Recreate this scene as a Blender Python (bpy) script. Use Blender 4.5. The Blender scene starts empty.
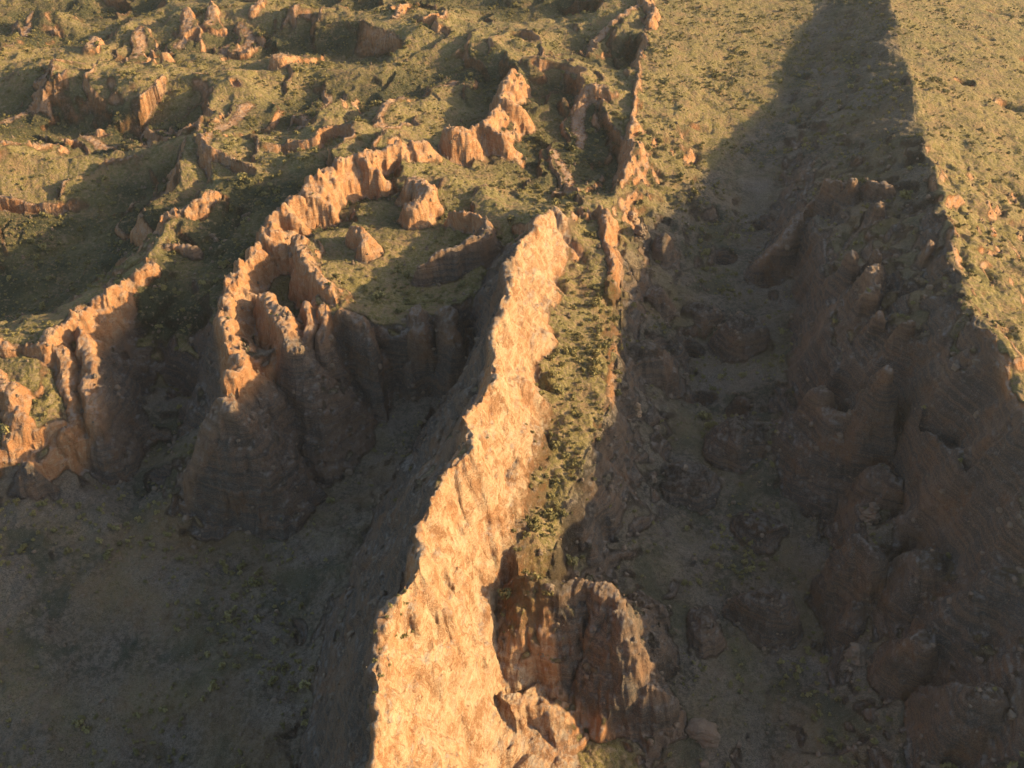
import bpy, math
import numpy as np
from mathutils import Vector, Matrix
R = math.radians
scene = bpy.context.scene

# ------------------------------------------------------------------ camera
CAM_Z, PITCH, FPX = 300.0, R(36.3), 996.0
cam_data = bpy.data.cameras.new('camera'); cam = bpy.data.objects.new('camera', cam_data)
scene.collection.objects.link(cam); scene.camera = cam
cam.location = (0, 0, CAM_Z); cam.rotation_euler = (math.pi/2 - PITCH, 0, 0)
cam_data.sensor_width = 36; cam_data.lens = 36*FPX/1024; cam_data.clip_end = 20000; cam_data.clip_start = 1
# ------------------------------------------------------------------ sky, sun, exposure
SUN_EL, SUN_AZ = R(16.0), R(4.0)          # azimuth counted from +X towards +Y
sun_dir = Vector((math.cos(SUN_EL)*math.cos(SUN_AZ), math.cos(SUN_EL)*math.sin(SUN_AZ), math.sin(SUN_EL)))
world = bpy.data.worlds.new('World'); scene.world = world; world.use_nodes = True
wn = world.node_tree.nodes; wl = world.node_tree.links
sky = wn.new('ShaderNodeTexSky'); sky.sky_type = 'NISHITA'; sky.sun_disc = False
sky.sun_elevation = SUN_EL; sky.sun_rotation = math.pi/2 - SUN_AZ
sky.air_density = 1.0; sky.dust_density = 2.0; sky.ozone_density = 1.0
wl.new(sky.outputs[0], wn['Background'].inputs[0]); wn['Background'].inputs[1].default_value = 0.13
sl = bpy.data.lights.new('sun', 'SUN'); sl.energy = 5.0; sl.angle = R(0.6); sl.color = (1.0, 0.75, 0.40)
sun = bpy.data.objects.new('sun', sl); scene.collection.objects.link(sun)
sun.rotation_euler = sun_dir.to_track_quat('Z', 'Y').to_euler(); sun.location = (400, 300, 400)
scene.view_settings.view_transform = 'Standard'; scene.view_settings.look = 'None'
scene.view_settings.gamma = 1; scene.view_settings.exposure = 1.16
scene.render.resolution_x, scene.render.resolution_y = 1024, 768

# ------------------------------------------------------------------ helpers
CP, SP = math.cos(PITCH), math.sin(PITCH)
def W(px, py, z):
    """photo pixel + height above the valley datum -> ground point"""
    r = (px-512)/FPX; u = -(py-384)/FPX
    t = (CAM_Z - z)/(SP - u*CP)
    return (r*t, (CP + u*SP)*t, z)
def WL(pts): return np.array([W(*p[:3]) for p in pts], dtype=np.float64)

def _hash(ix, iy, iz, seed):
    h = (ix.astype(np.int64)*374761393 + iy.astype(np.int64)*668265263 + iz*2147483647 + seed*974711) & 0x7fffffff
    h = ((h ^ (h >> 13))*1274126177) & 0x7fffffff
    h = (h ^ (h >> 16))
    return (h & 0xffff).astype(np.float32)/32767.5 - 1.0
def noise2(x, y, seed=0):
    x = np.asarray(x, dtype=np.float32); y = np.asarray(y, dtype=np.float32)
    ix = np.floor(x); iy = np.floor(y); fx = x-ix; fy = y-iy
    ix = ix.astype(np.int64); iy = iy.astype(np.int64)
    def g(i, j, dx, dy):
        a = (_hash(i, j, 0, seed)+1)*np.float32(math.pi)
        return np.cos(a)*dx + np.sin(a)*dy
    ux = fx*fx*fx*(fx*(fx*6-15)+10); uy = fy*fy*fy*(fy*(fy*6-15)+10)
    a = g(ix, iy, fx, fy); b = g(ix+1, iy, fx-1, fy)
    c = g(ix, iy+1, fx, fy-1); d = g(ix+1, iy+1, fx-1, fy-1)
    return 1.45*((a*(1-ux)+b*ux)*(1-uy) + (c*(1-ux)+d*ux)*uy)
def fbm2(x, y, scale, octv=4, seed=0, gain=0.5):
    o = 0; a = 1.0; f = 1.0/scale
    for k in range(octv):
        o = o + a*noise2(x*f+17.3*k, y*f-9.1*k, seed+k*31); a *= gain; f *= 2.03
    return o
def vnoise3(x, y, z, seed=0):
    ix = np.floor(x).astype(np.int64); iy = np.floor(y).astype(np.int64); iz = np.floor(z).astype(np.int64)
    fx = (x-ix).astype(np.float32); fy = (y-iy).astype(np.float32); fz = (z-iz).astype(np.float32)
    fx = fx*fx*(3-2*fx); fy = fy*fy*(3-2*fy); fz = fz*fz*(3-2*fz)
    def h(i, j, k): return _hash(i, j, k, seed)
    a = h(ix, iy, iz)*(1-fx)+h(ix+1, iy, iz)*fx; b = h(ix, iy+1, iz)*(1-fx)+h(ix+1, iy+1, iz)*fx
    c = h(ix, iy, iz+1)*(1-fx)+h(ix+1, iy, iz+1)*fx; d = h(ix, iy+1, iz+1)*(1-fx)+h(ix+1, iy+1, iz+1)*fx
    return (a*(1-fy)+b*fy)*(1-fz)+(c*(1-fy)+d*fy)*fz
def sstep(a, b, x):
    t = np.clip((x-a)/(b-a), 0, 1); return t*t*(3-2*t)

# ------------------------------------------------------------------ terrain survey: break lines (photo pixel, photo pixel, height m)
C0 = [(560,202,50),(540,216,60),(528,232,66),(519,245,69),(504,265,71),(510,285,73),(499,303,73),(504,314,75),(489,335,74),(491,360,76),(493,378,77),(478,402,76),(467,416,78),
      (471,446,78),(454,457,76),(443,473,77),(430,500,78),(421,529,77),(417,562,78),(406,580,75),(392,601,76),(384,624,76),(374,648,74),(375,687,75),(380,718,73),(371,768,71),(366,860,69),(360,980,66)]
FOOT = [(600,222,43),(572,240,45),(558,273,44),(556,304,43),(543,322,44),(556,348,42),(537,364,44),(541,395,42),(551,415,41),(548,450,41),(528,480,42),(531,508,40),(529,542,39),(512,572,36),(505,605,15),(506,650,6),(512,686,3),(546,704,4),(575,740,5),(590,790,6),(610,880,2)]
C1 = [(880,-90,40),(884,-40,44),(890,0,49),(905,60,52),(918,120,59),(935,180,70),(950,240,72),(975,310,74),(1000,360,78),
      (1040,420,80),(1100,520,61),(1180,650,51),(1300,800,46)]
def ragged(L, n, jx, jz, seed):
    r = np.random.default_rng(seed); out = []
    for a, b in zip(L[:-1], L[1:]):
        for k in range(n):
            t = k/n; out.append((a[0]+(b[0]-a[0])*t+(r.normal()*jx if k else 0), a[1]+(b[1]-a[1])*t+r.normal()*2, a[2]+(b[2]-a[2])*t+r.normal()*jz))
    return out+[L[-1]]
C1R = ragged(C1, 5, 6.5, 1.9, 3)
S = [(190,505,3),(185,480,13),(195,450,25),(213,420,37),(227,400,45),(234,370,49),(236,340,52),(222,312,53),(222,295,54),(240,265,55),
     (265,230,56),(280,210,57),(300,190,61),(320,175,63),(335,160,63),(375,150,61),(420,140,58),(445,130,58),(480,125,55),
     (497,108,53),(505,85,53),(510,68,53)]
T = [(207,190,50),(186,205,49),(165,216,47),(160,245,44),(150,265,43),(130,275,43),(110,290,43),(85,305,43),(62,325,43),
     (42,342,43),(15,342,43),(-30,335,44),(-90,330,46)]
WL_ = [(660,-60,46),(650,0,45),(640,60,43),(632,120,41),(622,180,39),(612,240,38),(608,300,38),(606,350,37.5),(604,400,37),
       (602,430,36),(592,470,35),(566,520,34),(540,560,34)]
LINES = [C0, C1R, S, T, WL_,
  # foot of the sunlit face of the central ridge
  FOOT, [(496,690,17),(503,730,15),(498,768,15),(494,860,14)],
  # bench between ridge and thin wall
  [(582,255,40),(580,310,40),(580,350,39.5),(577,420,38.5),(566,470,37),(550,510,36)],
  # foot of the shaded scarp of the central ridge
  [(505,235,48),(490,260,44),(476,300,40),(470,330,28),(462,370,16),(438,410,11),(415,450,8),(380,510,4),(350,560,2),(330,610,0),(312,690,-4),(295,768,-7),(270,900,-12)],
  # upper hollow
  [(395,262,44),(430,275,41),(470,285,40)],[(360,270,46),(380,290,43),(420,298,41),(465,305,41)],
  [(366,318,46),(386,330,41),(402,334,40),(420,314,44),(445,312,43),(470,312,42)],
  [(372,400,12),(400,396,11),(440,388,13)],[(340,405,11),(300,425,10),(262,430,10),(235,450,7),(215,490,2)],
  # canyon floor
  [(205,540,-3),(260,560,-5),(330,520,-3),(390,470,3)],[(160,560,-3),(240,610,-8),(300,640,-7)],[(60,560,3),(100,640,-6),(160,768,-16),(180,900,-22)],
  [(-60,560,10),(-40,680,2),(0,768,-8),(0,900,-14)],[(300,768,-14),(290,900,-18)],[(330,450,5),(290,480,2),(250,500,0)],
  # hollow west of the spur
  [(208,300,37),(212,340,36),(214,380,26),(206,410,20)],[(270,180,44),(240,205,41),(205,250,38),(180,290,34)],
  [(108,322,31),(130,312,31),(160,312,29),(195,318,31)],[(108,384,6),(160,388,4),(198,400,5)],[(170,440,1),(130,450,2),(105,470,4),(150,490,-1)],
  # lit buttress under the second rim
  [(62,335,41),(70,380,33),(75,430,22)],[(88,330,39),(92,380,31),(94,425,22),(100,440,14)],[(0,400,34),(20,430,27),(30,470,18),(20,500,12),(0,500,12)],[(45,455,21),(60,475,10)],[(40,380,36),(50,420,28)],
  # dark canyon west of the second rim
  [(190,190,34),(150,222,26),(120,255,20),(80,290,16),(40,315,14),(0,318,13)],[(140,210,23),(90,230,17),(40,260,12),(0,280,9),(-80,300,5)],
  [(-60,188,42),(0,190,41),(60,194,41),(100,192,41),(140,182,42),(200,172,43)],[(-60,222,12),(0,222,14),(60,220,16),(110,212,21)],
  # ledges and hollows inside the spur
  [(280,252,43),(264,275,41),(252,300,38),(246,330,35),(256,350,37)],[(292,288,38),(286,315,35)],
  [(310,300,50),(330,290,50),(322,262,50)],[(350,250,47),(340,226,43),(310,212,48),(342,192,48),(384,205,47),(384,190,48)],
  [(262,362,45),(285,343,46),(305,332,46),(325,322,47),(345,310,48),(366,316,46)],
  # uplands behind
  [(420,172,47),(460,160,47),(500,182,47),(540,172,46),(548,196,46)],[(440,192,47),(480,200,47),(520,205,47)],
  [(588,150,33),(604,182,29)],[(590,62,42),(622,60,32)],[(492,88,42),(450,92,33),(420,100,32)],[(515,104,36),(565,104,33)],[(500,140,40),(530,150,33),(548,160,35)],
  [(368,110,32),(340,115,30),(300,135,33)],[(300,88,46),(330,80,46),(400,70,46)],[(400,112,46),(440,112,46),(480,60,46)],
  [(540,60,44),(560,120,43),(575,60,44)],[(530,20,40),(570,20,38),(600,10,42)],[(620,30,40),(640,20,42)],
  [(0,0,46),(30,5,48)],[(40,20,26),(90,22,25),(140,20,27),(165,25,31)],[(20,45,30),(80,48,28),(110,46,28)],
  [(200,12,48),(260,15,47),(320,20,47),(400,30,47),(470,20,46)],[(160,64,26),(220,62,23),(262,58,25)],[(300,54,26),(350,60,28),(375,66,34)],
  [(0,85,44),(60,75,45),(110,80,45),(180,80,45)],[(0,122,28),(50,124,25),(110,142,23),(160,148,25),(192,132,27)],
  [(0,165,42),(60,165,41),(100,150,40)],[(150,115,40),(180,112,40)],[(220,110,51),(245,95,51),(280,110,50),(260,140,49),(215,150,50)],[(140,160,46),(170,150,47),(200,170,45)],
  [(290,150,44),(300,160,43)],[(250,168,44),(220,172,44)],
  [(-120,0,46),(0,-60,46),(250,-60,46),(500,-60,46),(640,-60,45)],[(-150,100,40),(-150,200,38)],[(-200,420,36),(-150,600,20)],
  [(110,58,44),(175,46,40),(240,48,38),(270,56,32)],
  # right valley: stream line
  [(800,-60,32),(815,10,28),(800,70,24),(770,130,19),(750,190,12),(760,230,6),(724,262,5),(765,288,3),(755,315,2),(692,356,0),(698,400,-2),(738,412,-3),(800,432,-4),
   (828,490,-6),(815,545,-6),(800,590,-7),(822,620,-8),(790,680,-10),(780,768,-13),(770,900,-16)],
  # lit grass slope
  [(700,0,40),(690,60,37),(680,120,33),(660,185,25)],[(760,0,33),(750,60,29),(715,120,25),(695,170,17)],
  # left flank of valley
  [(645,230,22),(650,290,18),(640,340,20),(645,400,17),(640,450,15),(620,510,14),(600,560,12),(680,560,3),(690,640,-2),(680,720,-5),(650,760,-3)],
  [(690,300,10),(660,350,12),(670,420,8),(680,500,4)],[(640,540,10),(560,545,28)],
  [(520,588,31),(545,620,4),(540,660,0),(570,690,-1),(620,700,-1)],
  [(700,450,4),(720,520,-2),(740,560,-3)],[(720,650,-4),(740,740,-8)],[(620,745,3),(640,800,-3)],
  # right flank: cliff foot, cliff edge, bench
  [(790,120,24),(780,170,18),(770,215,12),(790,250,12),(800,300,10),(790,360,8),(800,400,6),(822,440,3),(840,500,0),(836,550,-2),(826,590,-3)],
  [(830,120,36),(815,175,34),(805,205,30),(818,250,40),(832,300,40),(834,340,40),(826,372,35),(812,400,28),(830,440,18),(850,490,12),(858,530,10)],
  [(850,100,42),(856,170,47),(866,230,50),(872,290,51),(886,350,52),(900,390,48)],[(882,60,46),(892,110,53),(910,200,61),(920,260,63),(938,320,65),(960,372,67)],
  [(880,380,44),(880,410,24),(885,460,14),(905,520,12)],[(915,400,50),(962,430,60),(1000,480,60),(1034,530,58)],[(925,440,36),(968,490,42),(962,530,35)],
  [(870,520,22),(872,560,12),(860,600,0)],[(960,560,30),(920,600,17),(900,640,6),(880,700,0)],[(1040,560,50),(980,610,32),(960,660,18),(940,720,8)],[(1060,680,44),(1000,740,20),(960,768,8)],
  [(910,560,8),(905,600,4)],[(860,768,-8),(870,900,-10)],[(940,900,4),(1060,860,40)],
  # dip slope beyond the right crest
  [(960,-60,34),(1000,0,31),(1024,100,34)],[(1024,200,42),(1060,300,52),(1100,400,64)],[(1100,-40,10),(1110,100,16),(1150,250,28),(1250,420,48)],[(1300,0,-20),(1400,200,-10),(1600,450,10)],
]

# ------------------------------------------------------------------ solve the land surface through the survey lines
X0, X1, Y0, Y1 = -560., 860., 60., 1560.
def build_base():
    pts = []
    for L in LINES:
        w = WL(L)
        for a, b in zip(w[:-1], w[1:]):
            n = max(2, int(np.hypot(*(b-a)[:2]))+1)
            t = np.linspace(0, 1, n)[:, None]; pts.append(a+(b-a)*t)
    P = np.concatenate(pts)
    H = None
    for cs, it in ((32, 300), (16, 200), (8, 150), (4, 120), (2, 90)):
        nx, ny = int((X1-X0)/cs), int((Y1-Y0)/cs)
        ix = ((P[:, 0]-X0)/cs).astype(int); iy = ((P[:, 1]-Y0)/cs).astype(int)
        ok = (ix >= 0) & (ix < nx) & (iy >= 0) & (iy < ny)
        s = np.zeros((ny, nx)); c = np.zeros((ny, nx))
        np.add.at(s, (iy[ok], ix[ok]), P[ok, 2]); np.add.at(c, (iy[ok], ix[ok]), 1)
        m = c > 0; v = np.where(m, s/np.maximum(c, 1), 0).astype(np.float32)
        if H is None: H = np.full((ny, nx), 30, np.float32)
        else:
            yy = np.minimum(np.arange(ny)//2, H.shape[0]-1); xx = np.minimum(np.arange(nx)//2, H.shape[1]-1)
            H = H[yy][:, xx]
        for k in range(it):
            H[m] = v[m]
            E = np.pad(H, 1, mode='edge')
            H = 0.25*(E[:-2, 1:-1]+E[2:, 1:-1]+E[1:-1, :-2]+E[1:-1, 2:])
        H[m] = v[m]
    for k in range(2):
        E = np.pad(H, 1, mode='edge')
        H = (E[:-2, 1:-1]+E[2:, 1:-1]+E[1:-1, :-2]+E[1:-1, 2:]+2*H)/6
    return H, 2.0
BASE, BCS = build_base()
def base_h(x, y):
    u = np.clip((x-X0)/BCS-0.5, 0, BASE.shape[1]-1.001); v = np.clip((y-Y0)/BCS-0.5, 0, BASE.shape[0]-1.001)
    i = u.astype(int); j = v.astype(int); fu = u-i; fv = v-j
    return (BASE[j, i]*(1-fu)+BASE[j, i+1]*fu)*(1-fv)+(BASE[j+1, i]*(1-fu)+BASE[j+1, i+1]*fu)*fv

# ------------------------------------------------------------------ rock fins: (label, polyline, half width, left gradient, right gradient, jag)
FINS = [
 ('jagged sunlit crest blocks along the top of the long central ridge', C0[1:-1], 1.0, 3.0, 2.6, 1.5),
]
def fin(label, pts, w=1.5, gl=2.6, gr=1.2, jag=1.5): FINS.append((label, pts, w, gl, gr, jag))
fin('long winding orange rock rim above the dark western hollow', [(p[0],p[1],p[2]-0.2) for p in S[4:17]], 1.8, 2.4, 1.5, 2.8)
fin('narrow rock crest at the far end of the winding rim', [(p[0],p[1],p[2]-2) for p in S[17:]], 1.1, 2.0, 0.35, 1.8)
fin('sunlit knobbly rim of the left canyon running to the left edge', [(p[0],p[1],p[2]+1) for p in T[3:-1]], 1.9, 2.6, 1.6, 2.4)
fin('short row of knobs at the upper end of the left rim', [(p[0],p[1],p[2]+2.5) for p in T[:3]], 1.4, 2.5, 1.5, 2)
fin('small hooked wall beside the left rim', [(160,245,45),(175,242,46),(190,245,45)], 1.3, 2.5, 1.5, 1)
fin('long low straight wall of rock along the far grass slope', [(p[0],p[1],p[2]+2.0) for p in WL_[0:5]], 0.7, 2.6, 0.8, 1.8)
fin('tall thin slab standing at the bend of the straight wall', [(598,204,46),(608,210,46),(605,236,43),(611,262,41),(610,292,39)], 1.0, 3.0, 2.2, 2.2)
fin('upright block casting a boxy shadow on the upland', [(580,118,50),(576,98,52),(588,82,52),(604,84,50)], 2.2, 3, 0.5, 0.9)
fin('curved rock lip beside the round shadowed hollow', [(552,128,48),(568,145,50),(572,160,50),(562,174,49)], 1.6, 3, 0.5, 0.9)
fin('dark edged ledge near the top centre', [(640,4,50),(600,28,48),(585,42,47)], 1.6, 2.5, 0.4, 0.9)
fin('block of rock touching the top edge beside the straight wall', [(640,-10,52),(654,8,52),(652,22,49)], 2.4, 3, 1.8, 2)
fin('sunlit edge of a sloping bench in the upper middle', [(452,58,50),(402,84,50),(382,108,50),(376,136,49)], 1.8, 2.5, 0.30, 0.9)
fin('square orange block inside the winding rim', [(404,186,56),(414,178,57),(424,190,57),(410,206,56)], 3.4, 3, 1.6, 1.2)
fin('small upright block with its shadow on green ground', [(352,226,56),(362,236,56),(360,246,54)], 2.0, 3, 1.6, 1)
fin('curving thin wall at the lip of the upper hollow', [(420,264,52),(440,250,55),(466,242,56),(484,232,56),(484,220,56),(468,212,55),(455,212,54)], 1.3, 3, 2.0, 1)
fin('rib of rock between two small hollows', [(292,236,56),(302,246,56),(304,258,56),(316,276,56),(330,286,55)], 1.8, 2.6, 0.9, 1.2)
fin('rib of rock ending in a notch above the main canyon', [(258,296,54),(276,312,53),(288,334,51),(292,346,49)], 2.2, 2.4, 1.2, 1)
fin('narrow pale buttress in the row above the canyon head', [(306,304,51),(306,322,49),(304,340,45)], 1.6, 3, 2, 0.8)
fin('second narrow buttress in the row above the canyon head', [(320,304,51),(324,322,49),(323,338,45)], 1.3, 3, 2, 0.8)
fin('sloping pale buttress right of the canyon head row', [(340,308,51),(356,314,50),(368,330,46),(380,356,30)], 1.8, 2.4, 1.6, 0.8)
fin('shaded rounded buttress in the canyon head wall', [(420,306,48),(418,330,42),(416,360,28)], 3.0, 2.4, 2.0, 0.8)
fin('shaded rounded buttress next to the central ridge', [(450,308,47),(450,335,40)], 2.6, 2.4, 2.0, 0.8)
fin('pale rounded nose of the spur in canyon shade', [(226,402,46),(212,420,40),(200,446,30),(190,478,17),(188,500,6)], 3.6, 2.0, 1.4, 0.6)
fin('big rounded buttress sunlit on the left canyon wall', [(82,328,43),(90,355,39),(92,390,33),(96,424,25)], 2.2, 2.0, 1.8, 0.6)
fin('second lit buttress left of the big one', [(60,345,42),(66,385,34),(74,425,24)], 2.0, 2.0, 1.4, 0.6)
fin('tan ledge at the left edge of the canyon wall', [(-20,360,42),(4,385,40),(14,410,34),(8,440,26)], 3.0, 2.0, 1.0, 0.8)
fin('sunlit dome fin curving out from the foot of the ridge', [(535,577,40),(560,587,37),(588,584,36),(606,589,37),(622,604,35),(632,630,31),(642,656,24),(654,682,15)], 3.2, 1.05, 1.6, 0.1)
fin('low broken slab at the foot of the ridge near the bottom', [(506,694,22),(526,694,20),(543,708,15)], 1.6, 2.0, 1.0, 1.0)
# the rocky upland on the far left
fin('rock line below a grassy rise on the far left', [(54,108,48),(72,104,50),(80,112,46),(100,120,45),(122,130,43)], 1.8, 2, 1.2, 1.2)
fin('crescent wall around a shadowed hollow', [(150,132,44),(172,122,46),(190,110,48),(202,106,50),(194,96,51),(180,98,49)], 1.4, 2.5, 0.9, 0.9)
fin('dark knob inside the crescent hollow', [(150,100,49),(162,104,48)], 2.2, 2.5, 1.4, 0.9)
fin('steep left edge of the broad lit mound', [(246,82,54),(222,104,55),(206,128,54),(204,150,51)], 2.2, 2.2, 0.22, 1.1)
fin('tilted orange rock on the far upland, casting a long shadow', [(300,28,55),(288,36,55),(276,50,51)], 2.6, 2.6, 1.8, 0.9)
fin('knob of rock at the end of the long shadow band', [(305,92,50),(318,82,51),(328,72,50)], 1.4, 2.2, 1.0, 0.9)
fin('low edge of the lit mound above the black shade', [(134,184,46),(150,166,48),(176,150,49)], 1.8, 2, 0.25, 0.9)
fin('orange outcrop in the top left corner', [(-10,18,52),(8,10,54),(26,-4,54)], 2.2, 2.2, 0.7, 1.2)
fin('leftmost crag in the top row of rocks', [(128,46,40),(140,30,42),(136,22,42)], 2.4, 2.4, 1.5, 2.4)
fin('small crag beside the dark basin', [(84,44,39),(92,32,41)], 2.4, 2.4, 1.5, 2.4)
fin('jagged low rim under the dark basin', [(40,66,47),(60,56,48),(80,54,47)], 1.8, 2.4, 0.35, 1.2)
fin('low lit rim at the left edge', [(-10,92,48),(10,84,49),(24,76,49)], 2, 2.4, 0.35, 0.9)
fin('low lit rim above the dark left canyon', [(-10,146,46),(14,138,47),(34,132,46)], 2, 2.2, 0.3, 0.9)
fin('tall crag second in the top row', [(176,26,46),(188,16,47),(186,8,46)], 2.4, 2.4, 1.5, 2.4)
fin('stubby crag below the top row', [(214,38,40),(222,30,41)], 2.4, 2.4, 1.5, 2.4)
fin('crag with a rounded head in the top row', [(236,30,43),(248,22,44),(240,16,44)], 2.4, 2.4, 1.5, 2.4)
fin('crag cut by the top edge', [(208,14,46),(212,0,47)], 2.4, 2.4, 1.5, 2.4)
fin('thin spire cut by the top edge', [(254,8,45),(262,-2,45)], 2.4, 2.4, 1.5, 2.4)
fin('pair of orange crags by the top edge', [(396,16,50),(402,2,51)], 3.0, 2.8, 2.2, 2.2)
fin('rocky ledge in the upper middle shade', [(268,112,53),(296,104,52),(302,92,51)], 1.4, 2.4, 0.35, 1.2)
# right valley
fin('curved shaded wall dropping from the right bench', [(852,182,47),(836,186,44),(822,192,42),(800,212,34),(780,238,26),(760,262,16)], 1.6, 1.8, 1.6, 0.5)
fin('shaded spur under the lone pinnacle', [(880,384,45),(866,400,39),(840,410,33),(815,402,30)], 1.6, 1.3, 1.3, 0.8)

# hollows eroded left of the rims: (polyline at floor level, radius m)
HOLLOWS = [([(175,66,20),(230,62,19),(262,60,20)],9),([(300,56,24),(350,58,26),(385,62,29)],7),([(20,124,20),(80,136,19),(130,146,19),(188,140,21)],10),
 ([(40,24,21),(90,20,20),(150,18,22)],10),([(10,40,24),(60,44,23),(100,44,24)],7),([(310,128,27),(345,112,25),(368,108,27)],9),([(425,98,28),(460,88,27),(494,86,30)],9),
 ([(518,106,32),(564,103,30)],7),([(512,135,33),(540,152,29),(550,165,31)],7),([(590,140,28),(606,165,24),(602,185,25)],8),([(608,60,30),(628,66,27)],7),
 ([(530,20,29),(584,16,30)],10),([(440,8,32),(500,8,32)],8),([(330,8,32),(372,12,31)],8),([(345,200,43),(388,198,42)],5),([(308,232,43),(346,229,42)],4.5),
 ([(440,222,43),(464,222,42)],4),([(-40,310,6),(40,300,9),(100,250,14),(150,215,20)],12),([(274,250,42),(284,244,41)],4.5),([(250,332,35),(256,346,36)],5),([(286,300,37),(290,316,36)],5),([(265,282,40),(278,275,40)],4)]
def stand(px, py, z, h):
    """a rock standing h metres above the bench point seen at this pixel -> its top as (px, py, height)"""
    x, y, _ = W(px, py, z); dz = z+h-CAM_Z; dep = y*CP-dz*SP
    return (512+FPX*x/dep, 384-FPX*(dz*CP+y*SP)/dep, z+h)
for _lab, _pts, _w in (
 ('tall sunlit pinnacle of stacked rock on the shaded right bench', [(860,308,51,9),(866,297,51.5,12),(872,285,52,12)], 1.5),
 ('left of two lit knobs above the tall pinnacle', [(852,270,50,11),(854,273,50,11)], 1.4),
 ('right of two lit knobs above the tall pinnacle', [(875,268,53,9),(877,270,53,9)], 1.2),
 ('narrow lit pinnacle close under the right crest', [(921,264,62,6),(925,256,63,8)], 1.3),
 ('rounded dome with green scrub at its foot on the bench', [(868,196,49,10),(884,197,53,8)], 2.6),
 ('upright lit stack left of the rounded dome', [(851,196,47,12),(852,200,47,12)], 1.8),
 ('shaded red dome at the head of the curved wall', [(826,194,42,8),(840,194,45,8)], 3.0),
 ('squat lit stack below the rounded dome', [(877,217,52,9),(881,221,53,9)], 1.8),
 ('small lit knob below the tall pinnacle', [(872,327,51,10),(873,329,51,10)], 1.1),
 ('low lit rock lying on the slope below the right crest', [(899,339,55,6),(908,335,57,7)], 1.1),
 ('lone lit pinnacle at the tip of the shaded spur', [(879,385,49,10),(881,389,48,10)], 1.1)):
    fin(_lab, [stand(*t) for t in _pts], _w, 2.8, 2.4, 1.0)
SPUR_OF = {}
_r = np.random.default_rng(12)
for _src, _L, _n in ((1, S[5:17], 13), (3, T[3:-2], 7), (2, S[17:], 4)):
    for _k in range(_n):
        t = (_k+_r.uniform(0.1, 0.9))/_n*(len(_L)-1); a, b = _L[int(t)], _L[int(t)+1]; f_ = t-int(t)
        x0, y0, z0 = (a[j]+(b[j]-a[j])*f_ for j in range(3)); ln = _r.uniform(9, 20); dy = _r.uniform(0.15, 0.9)
        SPUR_OF[len(FINS)] = _src
        fin('spur', [(x0, y0, z0+0.5), (x0+ln*0.5, y0+ln*dy*0.5, z0-1.0-_r.uniform(0, 2)), (x0+ln, y0+ln*dy, z0-4-_r.uniform(0, 4))], _r.uniform(0.9, 1.8), 2.2, 1.4, 1.2)
KEEPF = [i for i, f in enumerate(FINS) if any(k in f[0] for k in ('spur', 'winding', 'sunlit knobbly', 'rib of', 'square orange', 'small upright', 'curving thin', 'buttress'))]
def fin_field(x, y, idx, pts, w, gl, gr, jag):
    P = WL(pts); n = len(P)
    out = np.full(x.shape, -999., np.float32)
    mar = 40
    sel = (x > P[:, 0].min()-mar) & (x < P[:, 0].max()+mar) & (y > P[:, 1].min()-mar) & (y < P[:, 1].max()+mar)
    if not sel.any(): return out
    xs, ys = x[sel], y[sel]
    best = np.full(xs.shape, 1e9); zt = np.zeros(xs.shape); side = np.zeros(xs.shape)
    for a, b in zip(P[:-1], P[1:]):
        d = b[:2]-a[:2]; L2 = (d@d)+1e-6
        t = np.clip(((xs-a[0])*d[0]+(ys-a[1])*d[1])/L2, 0, 1)
        dx = xs-(a[0]+t*d[0]); dy = ys-(a[1]+t*d[1])
        q = dx*dx+dy*dy; m = q < best
        best = np.where(m, q, best); zt = np.where(m, a[2]+t*(b[2]-a[2]), zt); side = np.where(m, dx, side)
    dist = np.sqrt(best)
    wob = w*np.maximum(0.15, 1+0.8*noise2(xs/11., ys/11., 400+idx)+0.45*noise2(xs/3.2, ys/3.2, 500+idx))
    top = zt + jag*(1.5*noise2(xs/16., ys/16., 600+idx)+0.9*noise2(xs/6., ys/6., 650+idx)+0.7*noise2(xs/2.6, ys/2.6, 700+idx)) - 0.25*jag
    g = np.where(side/(dist+0.3) > 0.15, gr, gl)
    s = np.clip(side/(dist+0.3), -1, 1); g = gl+(gr-gl)*sstep(-0.5, 0.5, s)
    over = np.maximum(0, dist-wob)
    CREST[sel] = 1-sstep(0.8, 3.2, over)
    out[sel] = top - g*over - 0.35*np.minimum(dist, wob)**2/np.maximum(wob, .3)*0.4
    return out

# rounded domes: (photo x, photo y of the top, height of the top, radius m, drop to skirt m)
DOMES = [(662,236,30,14,17),(745,316,20,17,17),(742,424,17,17,17),(768,590,11,11,13),(872,544,27,12,24),(640,345,26,14,9),(930,556,30,15,20),
         (975,596,36,14,22),(1005,572,44,15,24),(925,636,22,12,17),(640,222,36,5,12),(690,470,12,14,9),(820,383,38,8,14),(985,686,32,14,20),
         (60,420,26,5,7),(25,465,23,8,12),(66,428,26,5.5,11),(705,618,6,10,9),(700,300,14,10,9),(690,200,20,12,8),(660,290,24,9,9),(760,520,4,12,9),(640,600,12,10,9),(890,470,26,12,14),(850,600,8,8,9)]

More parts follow.
